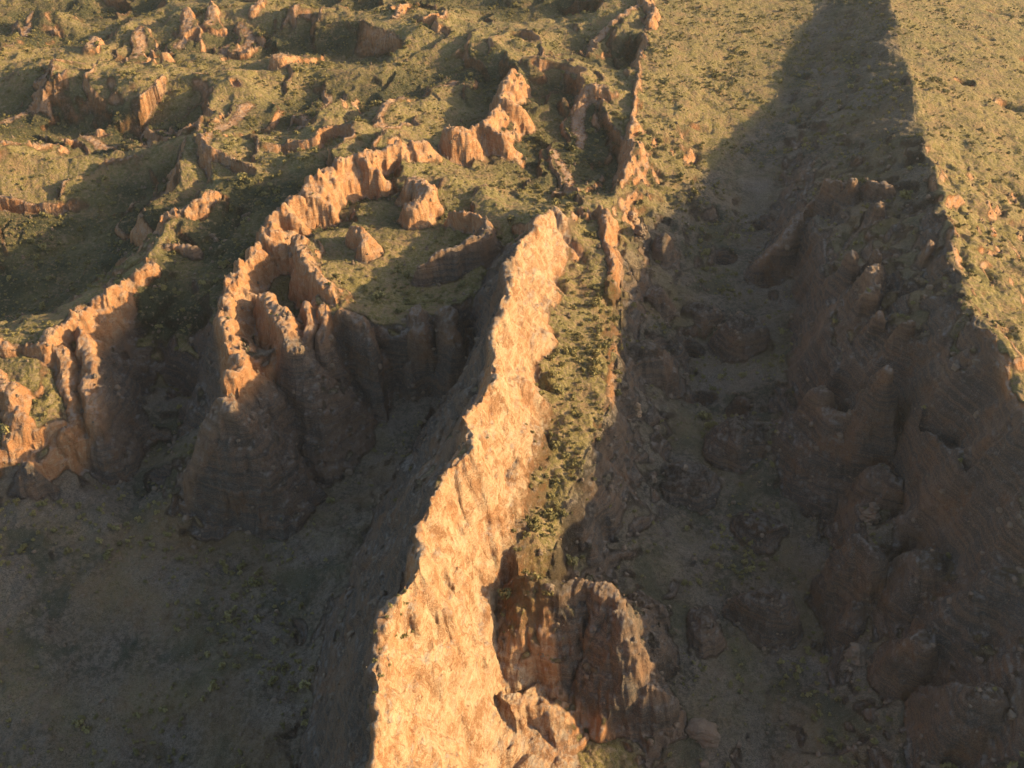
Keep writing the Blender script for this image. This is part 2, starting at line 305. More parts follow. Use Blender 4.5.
def poly_mask(pts, x, y):
    P = WL(pts)[:, :2]; inside = np.zeros(x.shape, bool); j = len(P)-1
    for i in range(len(P)):
        xi, yi = P[i]; xj, yj = P[j]
        c = ((yi > y) != (yj > y)) & (x < (xj-xi)*(y-yi)/(yj-yi+1e-9)+xi)
        inside ^= c; j = i
    return inside
EAST = [(650,215,25),(620,260,28),(620,330,26),(612,420,22),(560,530,25),(560,560,18),(540,620,10),(560,700,4),(640,760,-3),(620,980,-5),(1250,980,50)]+C1[:12][::-1][:-2]+[(820,0,30),(770,110,22)]
CANYON = [(505,300,30),(480,400,60),(430,520,60),(390,640,60),(372,768,60),(360,980,50),(-300,980,0),(-200,500,10),(60,470,10),(110,390,8),(160,385,4),(210,420,6),(262,400,12),(340,390,14),(370,380,14),(440,380,14)]
VALLEY = [(650,215,25),(620,260,28),(620,330,26),(610,420,20),(560,530,25),(600,560,14),(560,640,6),(640,760,-3),(620,980,-5),(1020,980,30),(1040,700,36),(960,640,20),(900,560,10),(850,430,16),(830,330,30),(815,200,34),(840,100,36),(830,40,34),(770,110,22)]
SCARP = [(520,238,66),(503,300,70),(488,350,73),(460,430,73),(425,520,73),(385,620,71),(370,720,68),(360,980,60),(-300,980,0),(-200,520,10),(60,478,12),(104,442,14),(100,380,28),(104,330,36),(150,290,36),(200,250,38),(230,215,42),(290,180,50),(300,186,52),(250,245,50),(222,290,49),(215,330,47),(222,395,44),(230,412,42),(285,350,43),(345,318,45),(372,300,44),(360,262,46),(420,262,44),(500,225,50)]
LUSH_SHADEP = [[(-80,192,36),(60,197,36),(150,186,38),(205,196,40),(165,225,36),(120,270,32),(60,315,28),(-80,330,20)],
         [(275,172,46),(320,168,50),(290,195,48),(250,240,46),(225,285,42),(205,320,36),(120,318,32),(150,282,36),(190,225,40),(225,185,42)],
         [(780,60,28),(830,0,30),(885,0,44),(915,130,52),(935,230,60),(860,180,46),(800,130,26)]]
RUGC = [W(930,520,20), W(980,640,20), W(900,700,0), W(1040,600,40), W(890,440,20)]
UPC = [W(100,60,40), W(60,120,40), W(250,60,40), W(350,60,40)]
def rug_mask(x, y):
    m = np.zeros(x.shape)
    for c in RUGC: m = np.maximum(m, np.exp(-((x-c[0])**2+(y-c[1])**2)/(2*38.**2)))
    for c in UPC: m = np.maximum(m, 0.7*np.exp(-((x-c[0])**2+(y-c[1])**2)/(2*90.**2)))
    return m
PITS = [(1000,14,30,9,6),(1030,60,28,8,5),(960,92,36,5,5),(1006,112,32,7,5),(985,40,34,6,4),(690,357,-3,4.0,9),(702,402,-5,4.0,8),(738,414,-6,5.0,8),(724,262,2,4.0,7),(758,231,3,4.0,7),(768,292,0,4.5,7)]
def land(x, y, detail=True):
    wx = 2.6*fbm2(x, y, 30, 4, 11, 0.55); wy = 2.6*fbm2(x, y, 30, 4, 57, 0.55)
    fl = 1.9*noise2(x/9.5, y/9.5, 91)*(0.5+noise2(x/33., y/33., 92))
    h = base_h(x+wx+fl, y+wy+fl).astype(np.float32)
    sl0 = np.hypot(base_h(x+4, y)-base_h(x-4, y), base_h(x, y+4)-base_h(x, y-4))/8
    rid = 1-np.abs(fbm2(x, y, 30, 3, 777)); h -= (2.6*np.clip(rid-0.55, 0, 1)*sstep(0.1, 0.5, sl0)*3.0).astype(np.float32)
    rg = rug_mask(x, y); h += (rg*(4.5*fbm2(x, y, 42, 3, 888))).astype(np.float32) + ((1.3+2.2*sstep(430, 560, y)*sstep(150, 60, x))*fbm2(x, y, 50, 4, 889)).astype(np.float32)
    ev = 1.0*poly_mask(EAST, x, y); cv = 1.0*poly_mask(CANYON, x, y)
    hum = 1-np.abs(fbm2(x, y, 34, 3, 3111, 0.45))*1.6
    h += ((0.9*ev+0.95*cv)*(1.7*(hum-0.45)+1.0*fbm2(x, y, 12, 3, 3112))).astype(np.float32)
    hb = h.copy(); idx = np.full(x.shape, -1, np.int16); crest = np.zeros(x.shape, np.float32); dm = np.zeros(x.shape, np.float32)
    global LUSH_SHADE0; LUSH_SHADE0 = np.zeros(x.shape, np.float32)
    global CREST; CREST = np.zeros(x.shape, np.float32)
    w2x = wx+1.7*noise2(x/8., y/8., 215)*(0.5+noise2(x/27., y/27., 218))+0.6*noise2(x/3., y/3., 213); w2y = wy+1.7*noise2(x/8., y/8., 216)*(0.5+noise2(x/27., y/27., 219))+0.6*noise2(x/3., y/3., 214)
    for (px, py, zt, r, drop) in DOMES:
        c = W(px, py, zt); m = (abs(x-c[0]) < r*1.6) & (abs(y-c[1]) < r*1.6)
        if not m.any(): continue
        q = np.sqrt(((x[m]+w2x[m]*1.5-c[0])**2+(y[m]+w2y[m]*1.5-c[1])**2))/r
        dz = zt - drop*np.power(q, 2.0)
        k = 2.5; hh = np.clip(0.5+0.5*(dz-h[m])/k, 0, 1)
        dm[m] = np.maximum(dm[m], hh*sstep(1.2, 0.7, q)); h[m] = h[m]*(1-hh)+dz*hh+k*hh*(1-hh)
    for i, (lab, pts, w, gl, gr, jag) in enumerate(FINS):
        f = fin_field(x+w2x, y+w2y, i, pts, w, gl, gr, jag)
        m = f > h; h[m] = f[m]; idx[m] = i; crest[m] = CREST[m]
    for (px, py, zt, r, dep) in PITS:
        c = W(px, py, zt); q = np.sqrt(((x+w2x-c[0])*0.8)**2+(y+w2y-c[1])**2)/r
        h -= (dep*np.exp(-q**4)).astype(np.float32)
    h0 = h.copy()
    for k, (pts, r) in enumerate(HOLLOWS):
        P = WL(pts); mar = 150
        m = (x > P[:, 0].min()-mar) & (x < P[:, 0].max()+mar) & (y > P[:, 1].min()-mar) & (y < P[:, 1].max()+mar)
        if not m.any(): continue
        xs, ys = x[m]+1.3*w2x[m], y[m]+1.3*w2y[m]; best = np.full(xs.shape, 1e9); zt = np.zeros(xs.shape); side = np.zeros(xs.shape)
        for a, b in zip(P[:-1], P[1:]):
            d = b[:2]-a[:2]; t = np.clip(((xs-a[0])*d[0]+(ys-a[1])*d[1])/(d@d+1e-6), 0, 1)
            dx = xs-(a[0]+t*d[0]); dy = ys-(a[1]+t*d[1]); q = dx*dx+dy*dy; mm = q < best
            best = np.where(mm, q, best); zt = np.where(mm, a[2]+t*(b[2]-a[2]), zt); side = np.where(mm, dx, side)
        dist = np.sqrt(best); g = 0.05+0.20*sstep(-0.95, 0.0, side/(dist+0.3))+1.5*sstep(0.0, 0.9, side/(dist+0.3))
        c = zt+g*np.maximum(0, dist-r)+0.0017*dist*dist
        kk = 2.0; hh = np.clip(0.5+0.5*(h[m]-c)/kk, 0, 1)
        h[m] = h[m]*(1-hh)+c*hh-kk*hh*(1-hh); LUSH_SHADE0[m] = np.maximum(LUSH_SHADE0[m], hh*sstep(55, 12, dist-r))
        crest[m] *= (1-0.7*hh); iv = idx[m]; iv[hh > 0.6] = -1; idx[m] = iv
    # low hogback ribs of the upland: steep to the west, gentle to the east, along the strike
    cc = 0.978*x-0.206*y; plat = sstep(440, 540, y)*sstep(-40, -85, cc)*(1-poly_mask(SCARP, x, y))*(1-0.75*poly_mask(LUSH_SHADEP[0], x, y))
    rib = np.zeros(x.shape); ribc = np.zeros(x.shape)
    for per, amp, sd in ((66., 9.0, 41), (36., 5.0, 42)):
        tt = cc/per+0.9*fbm2(x, y, 85, 3, sd*10)+0.12*fbm2(x, y, 14, 2, sd*10+5); fr_ = tt-np.floor(tt)
        md = sstep(-0.25, 0.55, fbm2(x, y, 70, 2, sd*10+7))
        rib += amp*md*(np.minimum(fr_/0.07, 1)*(1-fr_)-0.35); ribc = np.maximum(ribc, md*sstep(0.16, 0.06, fr_)*sstep(0.0, 0.05, fr_))
    h += (plat*rib).astype(np.float32)
    crest = np.maximum(crest, (0.8*plat*ribc).astype(np.float32))
    for i, (lab, pts, w, gl, gr, jag) in enumerate(FINS):      # wall cores stand above the hollows
        f = fin_field(x+w2x, y+w2y, i, pts, w, max(gl, 2.0), max(gr, 1.1), jag)
        f = np.where((h0-h > 1.0) & (i not in KEEPF), np.minimum(f, h+3.5), f)
        m = f > h; h[m] = f[m]; idx[m] = i; crest[m] = CREST[m]
    return h, np.maximum(crest, 0.75*dm), idx

# ------------------------------------------------------------------ the land mesh
def make_grid():
    ys = [128.0]
    while ys[-1] < 1480:
        y = ys[-1]; d2 = y*y+260.0**2
        px = math.sqrt(d2)/FPX; step = px*math.sqrt(d2)/260.0*1.1
        ys.append(y+min(max(step, 0.5), 1.7 if y < 1120 else 5.0))
    ys = np.array(ys)
    s = np.concatenate([np.linspace(-0.62, -0.445, 40, endpoint=False), np.linspace(-0.445, 0.445, 1080, endpoint=False), np.linspace(0.445, 0.80, 90)])
    Yg, Sg = np.meshgrid(ys, s, indexing='ij')
    Xg = Sg*(Yg+225.0)
    return Xg, Yg
XG, YG = make_grid(); NR, NC = XG.shape
print('grid', NR, NC)
HG, CR, IDX = land(XG.ravel(), YG.ravel())
HG = HG.reshape(NR, NC).astype(np.float64); IDX = IDX.reshape(NR, NC)
def slope_of(H):
    gy = np.gradient(H, axis=0); gxs = np.gradient(H, axis=1)
    dY = np.gradient(YG, axis=0); dX = np.gradient(XG, axis=1); sx = np.gradient(XG, axis=0)
    hx = gxs/dX; hy = (gy-hx*sx)/dY
    return hx, hy
hx, hy = slope_of(HG); SL = np.hypot(hx, hy)
def blur(A, n):
    for k in range(n):
        E = np.pad(A, 1, mode='edge'); A = (E[:-2, 1:-1]+E[2:, 1:-1]+E[1:-1, :-2]+E[1:-1, 2:]+A)/5
    return A
SLB = blur(SL, 3)
STEEP = sstep(0.55, 1.1, SLB); CR = blur(CR.reshape(NR, NC), 2)
X, Y = XG.ravel(), YG.ravel()
f1 = fbm2(X, Y, 34, 5, 301).reshape(NR, NC); f2 = fbm2(X, Y, 6.0, 4, 311, 0.6).reshape(NR, NC)
HG += (1-STEEP)*(1.1*f1+0.45*f2)
# bedding ledges on steep rock (beds dip gently to the east)
bed = HG + 0.10*XG + 1.3*noise2(HG.ravel()/5.0, X/300., 77).reshape(NR, NC) + 1.2*f1 + 0.15*f2 + 1.5*noise2(X/120., Y/120., 5).reshape(NR, NC)
ph = bed/3.1; fr = ph-np.floor(ph)
ph2 = bed/1.25+0.3; fr2 = ph2-np.floor(ph2)
HG += STEEP*((sstep(0.25, 0.85, fr)-fr)*1.1 + (sstep(0.2, 0.8, fr2)-fr2)*0.25)
# knobbly erosion, along the normal
hx, hy = slope_of(HG); nl = np.sqrt(hx*hx+hy*hy+1)
N3 = np.stack([-hx/nl, -hy/nl, 1/nl], -1)
def v3(sc, seed): return vnoise3(X/sc, Y/sc, HG.ravel()/(sc*0.7), seed).reshape(NR, NC)
RS = np.maximum(STEEP, 0.8*CR)
sa = 0.34*XG.ravel()+0.94*YG.ravel(); sb = 0.94*XG.ravel()-0.34*YG.ravel()+0.3*HG.ravel()
streak = (noise2(sa/9., sb/1.6, 61)*0.5+noise2(sa/5., sb/0.8, 62)*0.3).reshape(NR, NC)
bould = np.abs(v3(2.0, 5))
disp = RS*(1.1*v3(9.0, 1)+0.4*v3(4.5, 8)+0.10*v3(2.4, 2)+0.14*v3(0.9, 3)+0.95*streak) + (1-RS)*(0.25*v3(1.6, 4)+0.15*v3(0.9, 6))
far = sstep(1120, 1200, YG)
disp *= (1-far)
CO = np.stack([XG, YG, HG], -1) + N3*disp[..., None]

# rock exposure (surface cover)
ROCK = np.clip(np.maximum(STEEP, CR*0.8), 0, 1); BENCHD = np.exp(-((((XG-W(578, 400, 39)[0])-0.2*(YG-W(578, 400, 39)[1]))/9.)**2)/2)*sstep(215, 240, YG)*sstep(470, 430, YG); ROCK *= 1-0.75*BENCHD

WASH = np.maximum(poly_mask(CANYON, XG, YG), poly_mask(VALLEY, XG, YG)).astype(np.float64)
WASH = np.maximum(WASH, 0.8*poly_mask(EAST, XG, YG)); WASH = blur(WASH, 25)
WASH = np.clip(WASH*(0.9+0.35*f1), 0, 1)

VARN = blur(np.maximum(poly_mask(SCARP, XG, YG), poly_mask(EAST, XG, YG)).astype(np.float64), 8)  # shade mask: painted into the colour of scarp and east valley rock
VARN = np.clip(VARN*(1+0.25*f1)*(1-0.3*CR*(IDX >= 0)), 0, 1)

LUSH = LUSH_SHADE0.reshape(NR, NC).astype(np.float64)  # dense scrub in the hollows, with their shade darkened into the colour
for L in LUSH_SHADEP: LUSH = np.maximum(LUSH, poly_mask(L, XG, YG))
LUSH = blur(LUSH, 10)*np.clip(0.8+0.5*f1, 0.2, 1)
RIDGEF = blur(poly_mask([(560,200,50)]+FOOT[1:]+C0[::-1][1:-1], XG, YG).astype(np.float64), 3)
ROCK = np.maximum(ROCK, 0.85*RIDGEF*(1-BENCHD*0.6))
RED = 1-blur(RIDGEF, 6)
ROCK *= 1-0.65*LUSH*(IDX < 0)  # less rock colour on hollow walls, deepening their painted shade
ROCK = blur(ROCK, 1)

# ------------------------------------------------------------------ materials
def new_mat(name):
    m = bpy.data.materials.new(name); m.use_nodes = True
    nt = m.node_tree; b = nt.nodes['Principled BSDF']; b.inputs['Roughness'].default_value = 0.95
    b.inputs['Specular IOR Level'].default_value = 0.1
    return m, nt, b
class NT:
    def __init__(s, nt): s.nt = nt
    def n(s, t, **kw):
        nd = s.nt.nodes.new(t)
        for k, v in kw.items(): setattr(nd, k, v)
        return nd
    def put(s, sock, v):
        if hasattr(v, 'links') or isinstance(v, bpy.types.NodeSocket): s.nt.links.new(v, sock)
        else: sock.default_value = v
    def math(s, op, a, b=0.0, c=0.0, clamp=False):
        nd = s.n('ShaderNodeMath', operation=op, use_clamp=clamp)
        for i, v in enumerate((a, b, c)): s.put(nd.inputs[i], v)
        return nd.outputs[0]
    def mix(s, f, a, b):
        nd = s.n('ShaderNodeMix', data_type='RGBA')
        s.put(nd.inputs[0], f); s.put(nd.inputs[6], a); s.put(nd.inputs[7], b)
        return nd.outputs[2]
    def noise(s, vec, scale, detail=4, rough=0.6, dist=0.0):
        nd = s.n('ShaderNodeTexNoise'); s.put(nd.inputs['Vector'], vec)
        nd.inputs['Scale'].default_value = scale; nd.inputs['Detail'].default_value = detail
        nd.inputs['Roughness'].default_value = rough; nd.inputs['Distortion'].default_value = dist
        return nd.outputs[0]
    def ramp(s, v, lo, hi):
        nd = s.n('ShaderNodeMapRange', interpolation_type='SMOOTHSTEP'); s.put(nd.inputs[0], v)
        nd.inputs[1].default_value = lo; nd.inputs[2].default_value = hi
        return nd.outputs[0]
def c4(r, g, b): return (r, g, b, 1)

def land_material():
    m, nt, b = new_mat('land'); N = NT(nt)
    geo = N.n('ShaderNodeNewGeometry'); pos = geo.outputs['Position']
    sep = N.n('ShaderNodeSeparateXYZ'); nt.links.new(pos, sep.inputs[0])
    nsep = N.n('ShaderNodeSeparateXYZ'); nt.links.new(geo.outputs['Normal'], nsep.inputs[0])
    att = N.n('ShaderNodeAttribute', attribute_name='rock')
    big = N.noise(pos, 0.012, 4, 0.6); mid = N.noise(pos, 0.07, 5, 0.65); fine = N.noise(pos, 0.45, 5, 0.7); grit = N.noise(pos, 1.6, 4, 0.75)
    # --- bedded sandstone
    bz = N.math('ADD', N.math('ADD', sep.outputs[2], N.math('MULTIPLY', sep.outputs[0], 0.10)), N.math('MULTIPLY', mid, 2.2))
    comb = N.n('ShaderNodeCombineXYZ'); nt.links.new(bz, comb.inputs[2])
    nt.links.new(N.math('MULTIPLY', sep.outputs[0], 0.02), comb.inputs[0]); nt.links.new(N.math('MULTIPLY', sep.outputs[1], 0.02), comb.inputs[1])
    beds = N.noise(comb.outputs[0], 0.55, 5, 0.75)
    rock = N.mix(N.ramp(beds, 0.36, 0.64), c4(0.32, 0.175, 0.092), c4(0.43, 0.28, 0.16))
    rock = N.mix(N.math('MULTIPLY', N.ramp(mid, 0.47, 0.68), 0.5), rock, c4(0.40, 0.155, 0.055))
    rock = N.mix(N.math('MULTIPLY', N.ramp(fine, 0.52, 0.75), 0.6), rock, c4(0.47, 0.37, 0.26))
    rock = N.mix(N.math('MULTIPLY', N.ramp(grit, 0.56, 0.74), 0.35), rock, c4(0.17, 0.11, 0.07))
    vr = N.n('ShaderNodeVectorMath', operation='DOT_PRODUCT'); nt.links.new(pos, vr.inputs[0]); vr.inputs[1].default_value = (0.94, -0.34, 0.30)
    va_ = N.n('ShaderNodeVectorMath', operation='DOT_PRODUCT'); nt.links.new(pos, va_.inputs[0]); va_.inputs[1].default_value = (0.34, 0.94, 0.0)
    cd = N.n('ShaderNodeCombineXYZ')
    nt.links.new(N.math('MULTIPLY', N.math('ADD', vr.outputs['Value'], N.math('MULTIPLY', mid, 7.0)), 1.0), cd.inputs[0]); nt.links.new(N.math('MULTIPLY', va_.outputs['Value'], 0.13), cd.inputs[1])
    nt.links.new(N.math('MULTIPLY', sep.outputs[2], 0.13), cd.inputs[2])
    lines = N.noise(cd.outputs[0], 0.75, 5, 0.75)
    rock = N.mix(N.math('MULTIPLY', N.ramp(lines, 0.515, 0.58), 0.8), rock, c4(0.23, 0.105, 0.045))
    rock = N.mix(N.math('MULTIPLY', N.ramp(lines, 0.47, 0.39), 0.65), rock, c4(0.47, 0.345, 0.215))
    speck = N.noise(pos, 2.6, 3, 0.8)
    rock = N.mix(N.math('MULTIPLY', N.ramp(speck, 0.56, 0.64), 0.55), rock, c4(0.17, 0.085, 0.045))
    rock = N.mix(N.math('MULTIPLY', N.ramp(speck, 0.45, 0.37), 0.5), rock, c4(0.48, 0.37, 0.24))
    cav = N.noise(pos, 0.35, 2, 0.5)
    rock = N.mix(N.math('MULTIPLY', N.ramp(cav, 0.70, 0.73), 0.7), rock, c4(0.16, 0.065, 0.03))
    iron = N.n('ShaderNodeAttribute', attribute_name='iron').outputs['Fac']
    rock = N.mix(N.math('MULTIPLY', iron, N.math('ADD', 0.25, N.math('MULTIPLY', N.ramp(fine, 0.40, 0.60), 0.45))), rock, c4(0.38, 0.165, 0.065))
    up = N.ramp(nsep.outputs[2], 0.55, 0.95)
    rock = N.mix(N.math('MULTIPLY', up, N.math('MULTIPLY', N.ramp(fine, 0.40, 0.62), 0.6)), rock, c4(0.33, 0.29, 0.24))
    # shade of the scarps painted into the rock: darker, greyer, paler on upward faces
    shd = N.n('ShaderNodeAttribute', attribute_name='shade_tone').outputs['Fac']
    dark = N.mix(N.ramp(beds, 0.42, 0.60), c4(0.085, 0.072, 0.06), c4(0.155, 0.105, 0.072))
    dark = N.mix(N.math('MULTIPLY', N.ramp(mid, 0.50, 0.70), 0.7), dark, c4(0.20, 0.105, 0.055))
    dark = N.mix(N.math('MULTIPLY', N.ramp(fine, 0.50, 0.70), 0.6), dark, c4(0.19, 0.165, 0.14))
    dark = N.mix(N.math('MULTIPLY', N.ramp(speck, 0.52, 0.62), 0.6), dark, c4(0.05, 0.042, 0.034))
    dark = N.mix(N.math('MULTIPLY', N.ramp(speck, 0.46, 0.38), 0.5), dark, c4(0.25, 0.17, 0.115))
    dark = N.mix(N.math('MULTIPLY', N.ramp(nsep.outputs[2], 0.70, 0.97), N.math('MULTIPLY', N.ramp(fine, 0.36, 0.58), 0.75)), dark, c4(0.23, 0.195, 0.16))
    rock = N.mix(shd, rock, dark)
    # --- soil with low spinifex
    soil = N.mix(N.ramp(mid, 0.35, 0.65), c4(0.24, 0.155, 0.08), c4(0.28, 0.21, 0.12))
    grass = N.mix(N.ramp(grit, 0.35, 0.65), c4(0.115, 0.093, 0.034), c4(0.25, 0.19, 0.07))
    grass = N.mix(N.math('MULTIPLY', N.ramp(big, 0.45, 0.62), 0.4), grass, c4(0.14, 0.125, 0.048))
    tus = N.n('ShaderNodeTexVoronoi'); nt.links.new(pos, tus.inputs['Vector']); tus.inputs['Scale'].default_value = 0.55
    cov = N.math('ADD', N.math('MULTIPLY', mid, 0.5), N.math('MULTIPLY', fine, 0.6))
    cov = N.math('SUBTRACT', cov, N.math('MULTIPLY', tus.outputs['Distance'], 0.22))
    gmask = N.ramp(N.math('ADD', cov, N.math('MULTIPLY', N.math('SUBTRACT', speck, 0.5), 0.35)), 0.34, 0.50)
    ground = N.mix(gmask, soil, grass)
    lu = N.n('ShaderNodeAttribute', attribute_name='lush_shade').outputs['Fac']
    lush_shade = N.mix(N.ramp(grit, 0.35, 0.65), c4(0.032, 0.036, 0.019), c4(0.075, 0.07, 0.036))  # dark scrub colour, deepened to carry the shade of the hollows
    ground = N.mix(N.math('MULTIPLY', lu, N.ramp(cov, 0.22, 0.42)), ground, lush_shade)
    ground = N.mix(N.math('MULTIPLY', N.ramp(speck, 0.54, 0.64), 0.5), ground, c4(0.05, 0.05, 0.022))
    # canyon floors: grey stony wash with dull scrub
    low = N.math('MULTIPLY', N.n('ShaderNodeAttribute', attribute_name='wash').outputs['Fac'], 1.0)
    hug = N.noise(pos, 0.03, 5, 0.65, 0.6)
    wash = N.mix(N.ramp(fine, 0.40, 0.62), c4(0.08, 0.066, 0.044), c4(0.185, 0.14, 0.10))
    pale = N.mix(N.ramp(grit, 0.38, 0.66), c4(0.115, 0.09, 0.064), c4(0.25, 0.19, 0.14))
    wash = N.mix(N.ramp(hug, 0.46, 0.60), wash, pale)
    wash = N.mix(N.math('MULTIPLY', N.ramp(hug, 0.47, 0.38), 0.75), wash, c4(0.055, 0.058, 0.036))
    wash = N.mix(N.math('MULTIPLY', N.ramp(big, 0.50, 0.64), 0.6), wash, c4(0.20, 0.125, 0.06))
    wash = N.mix(N.math('MULTIPLY', N.ramp(speck, 0.53, 0.63), 0.55), wash, c4(0.04, 0.04, 0.028))
    wash = N.mix(N.math('MULTIPLY', N.ramp(speck, 0.44, 0.36), 0.5), wash, c4(0.26, 0.21, 0.165))
    ground = N.mix(low, ground, wash)
    # --- cover mask: rock where steep or where the bed crops out
    rk = N.math('ADD', att.outputs['Fac'], N.math('MULTIPLY', N.math('SUBTRACT', fine, 0.5), 0.9))
    rk = N.math('ADD', rk, N.math('MULTIPLY', N.math('SUBTRACT', speck, 0.5), 1.4))
    rk = N.ramp(rk, 0.20, 0.72)
    col = N.mix(rk, ground, rock)
    nt.links.new(col, b.inputs['Base Color'])
    bh = N.math('ADD', N.math('MULTIPLY', grit, 0.4), N.math('ADD', N.math('ADD', N.math('MULTIPLY', fine, N.math('SUBTRACT', 1.0, N.math('MULTIPLY', rk, 0.65))), N.math('MULTIPLY', lines, N.math('MULTIPLY', rk, 1.3))), N.math('MULTIPLY', beds, N.math('MULTIPLY', rk, 1.2))))
    bh = N.math('SUBTRACT', bh, N.math('MULTIPLY', tus.outputs['Distance'], N.math('SUBTRACT', 0.35, N.math('MULTIPLY', rk, 0.35))))
    bp = N.n('ShaderNodeBump'); bp.inputs['Strength'].default_value = 1.0; bp.inputs['Distance'].default_value = 1.3
    nt.links.new(bh, bp.inputs['Height']); nt.links.new(bp.outputs[0], b.inputs['Normal'])
    return m
LAND = land_material()

# ------------------------------------------------------------------ split the land into its pieces
vid = np.arange(NR*NC).reshape(NR, NC)
quads = np.stack([vid[:-1, :-1], vid[:-1, 1:], vid[1:, 1:], vid[1:, :-1]], -1).reshape(-1, 4)
COF = CO.reshape(-1, 3); ROCKF = ROCK.ravel(); WASHF = WASH.ravel(); SHADEF = VARN.ravel(); LUSH_SHADEF = LUSH.ravel(); REDF = RED.ravel()
def mesh_from(name, q, mat):
    used, inv = np.unique(q.ravel(), return_inverse=True)
    me = bpy.data.meshes.new(name)
    me.vertices.add(len(used)); me.vertices.foreach_set('co', COF[used].astype(np.float32).ravel())
    nf = len(q); me.loops.add(nf*4); me.loops.foreach_set('vertex_index', inv.astype(np.int32).ravel())
    me.polygons.add(nf); me.polygons.foreach_set('loop_start', np.arange(0, nf*4, 4, dtype=np.int32))
    me.polygons.foreach_set('loop_total', np.full(nf, 4, np.int32))
    me.polygons.foreach_set('use_smooth', np.ones(nf, bool))
    a = me.attributes.new('rock', 'FLOAT', 'POINT'); a.data.foreach_set('value', ROCKF[used].astype(np.float32))
    a = me.attributes.new('wash', 'FLOAT', 'POINT'); a.data.foreach_set('value', WASHF[used].astype(np.float32))
    a = me.attributes.new('shade_tone', 'FLOAT', 'POINT'); a.data.foreach_set('value', SHADEF[used].astype(np.float32))
    a = me.attributes.new('lush_shade', 'FLOAT', 'POINT'); a.data.foreach_set('value', LUSH_SHADEF[used].astype(np.float32))
    a = me.attributes.new('iron', 'FLOAT', 'POINT'); a.data.foreach_set('value', REDF[used].astype(np.float32))
    me.update(calc_edges=True); me.materials.append(mat)
    o = bpy.data.objects.new(name, me); scene.collection.objects.link(o)
    return o

# ------------------------------------------------------------------ pieces of the land as objects
def tag(o, label=None, cat=None, group=None, kind=None):
    for k, v in (('label', label), ('category', cat), ('group', group), ('kind', kind)):
        if v: o[k] = v
    return o
fq = quads; q0 = fq[:, 0]
IDXF = IDX.ravel(); CRF = np.maximum(CR, STEEP*0.8).ravel()
fx, fy = COF[q0, 0], COF[q0, 1]
RIDGE = [(570,195,48)]+FOOT+[
         (270,900,-12),(295,768,-7),(312,690,-4),(330,610,0),(350,560,2),(380,510,4),(415,450,8),(438,410,11),(462,370,16),(470,330,28),(476,300,40),(490,260,44),(505,235,48),(530,200,50)]
CRESTLINE = C1 + [(2600,980,-100),(2600,-100,-100)]
area = np.zeros(len(fq), np.int32)                      # 0 upland
area[poly_mask(CANYON, fx, fy)] = 1
area[poly_mask(EAST, fx, fy)] = 2
P1 = WL(C1); cx = np.interp(fy, P1[::-1, 1], P1[::-1, 0]); area[fx > cx] = 3
area[poly_mask(RIDGE, fx, fy)] = 4
for _a, _b in SPUR_OF.items(): IDXF = np.where(IDXF == _a, _b, IDXF)
fin_face = np.where((IDXF[q0] >= 0) & (CRF[q0] > 0.12), IDXF[q0], -1)
fin_face[(area == 4) & (fin_face > 0)] = -1
def largest(mask):
    M = mask.reshape(NR-1, NC-1); r, c = np.nonzero(M)
    if len(r) == 0: return mask
    r0, r1, c0, c1 = r.min(), r.max()+1, c.min(), c.max()+1
    B = M[r0:r1, c0:c1]; L = np.where(B, np.arange(B.size).reshape(B.shape)+1, 0)
    while True:
        E = np.pad(L, 1); N_ = np.maximum.reduce([L, E[:-2, 1:-1], E[2:, 1:-1], E[1:-1, :-2], E[1:-1, 2:]]); N_[~B] = 0
        for ax in (0, 1):      # long sweeps make it settle fast
            pass
        if (N_ == L).all(): break
        L = N_
    ids, cnt = np.unique(L[L > 0], return_counts=True)
    out = np.zeros_like(M); out[r0:r1, c0:c1] = (L == ids[cnt.argmax()])
    return out.ravel()
for i in range(len(FINS)):
    if i == 0 or not (fin_face == i).any(): continue
    keep_ = largest(fin_face == i); fin_face[(fin_face == i) & ~keep_] = -1
NAMES = {0: 'upland', 1: 'canyon_floor', 2: 'valley', 3: 'plateau'}
for a, nm in NAMES.items():
    tag(mesh_from(nm, fq[(area == a) & (fin_face < 0)], LAND), kind='structure')
ridge = mesh_from('rock_ridge', fq[(area == 4) & (fin_face < 0)], LAND)
tag(ridge, 'long high central rock ridge with sunlit right face and dark left scarp', 'rock ridge')
for i, (lab, pts, w, gl, gr, jag) in enumerate(FINS):
    q = fq[fin_face == i]
    if len(q) < 30: print('no faces for', lab, len(q)); continue
    if i == 0:
        o = mesh_from('crest', q, LAND); o.parent = ridge; continue
    if i in SPUR_OF: continue
    nm = ('rock_pinnacle' if 'pinnacle' in lab[:40] or 'stack ' in lab else 'rock_dome' if 'dome with' in lab or 'red dome' in lab else 'rock_fin' if ('rim' in lab or 'lip' in lab or 'edge' in lab) else 'rock_fin' if ' wall' in lab else 'buttress' if 'buttress' in lab else 'crag' if 'crag' in lab else 'rock_rim' if ('rim' in lab or 'lip' in lab or 'edge' in lab)
          else 'rock_rib' if 'rib ' in lab else 'rock_block' if 'block' in lab else 'rock_outcrop')
    tag(mesh_from(nm, q, LAND), lab, nm.replace('_', ' '))

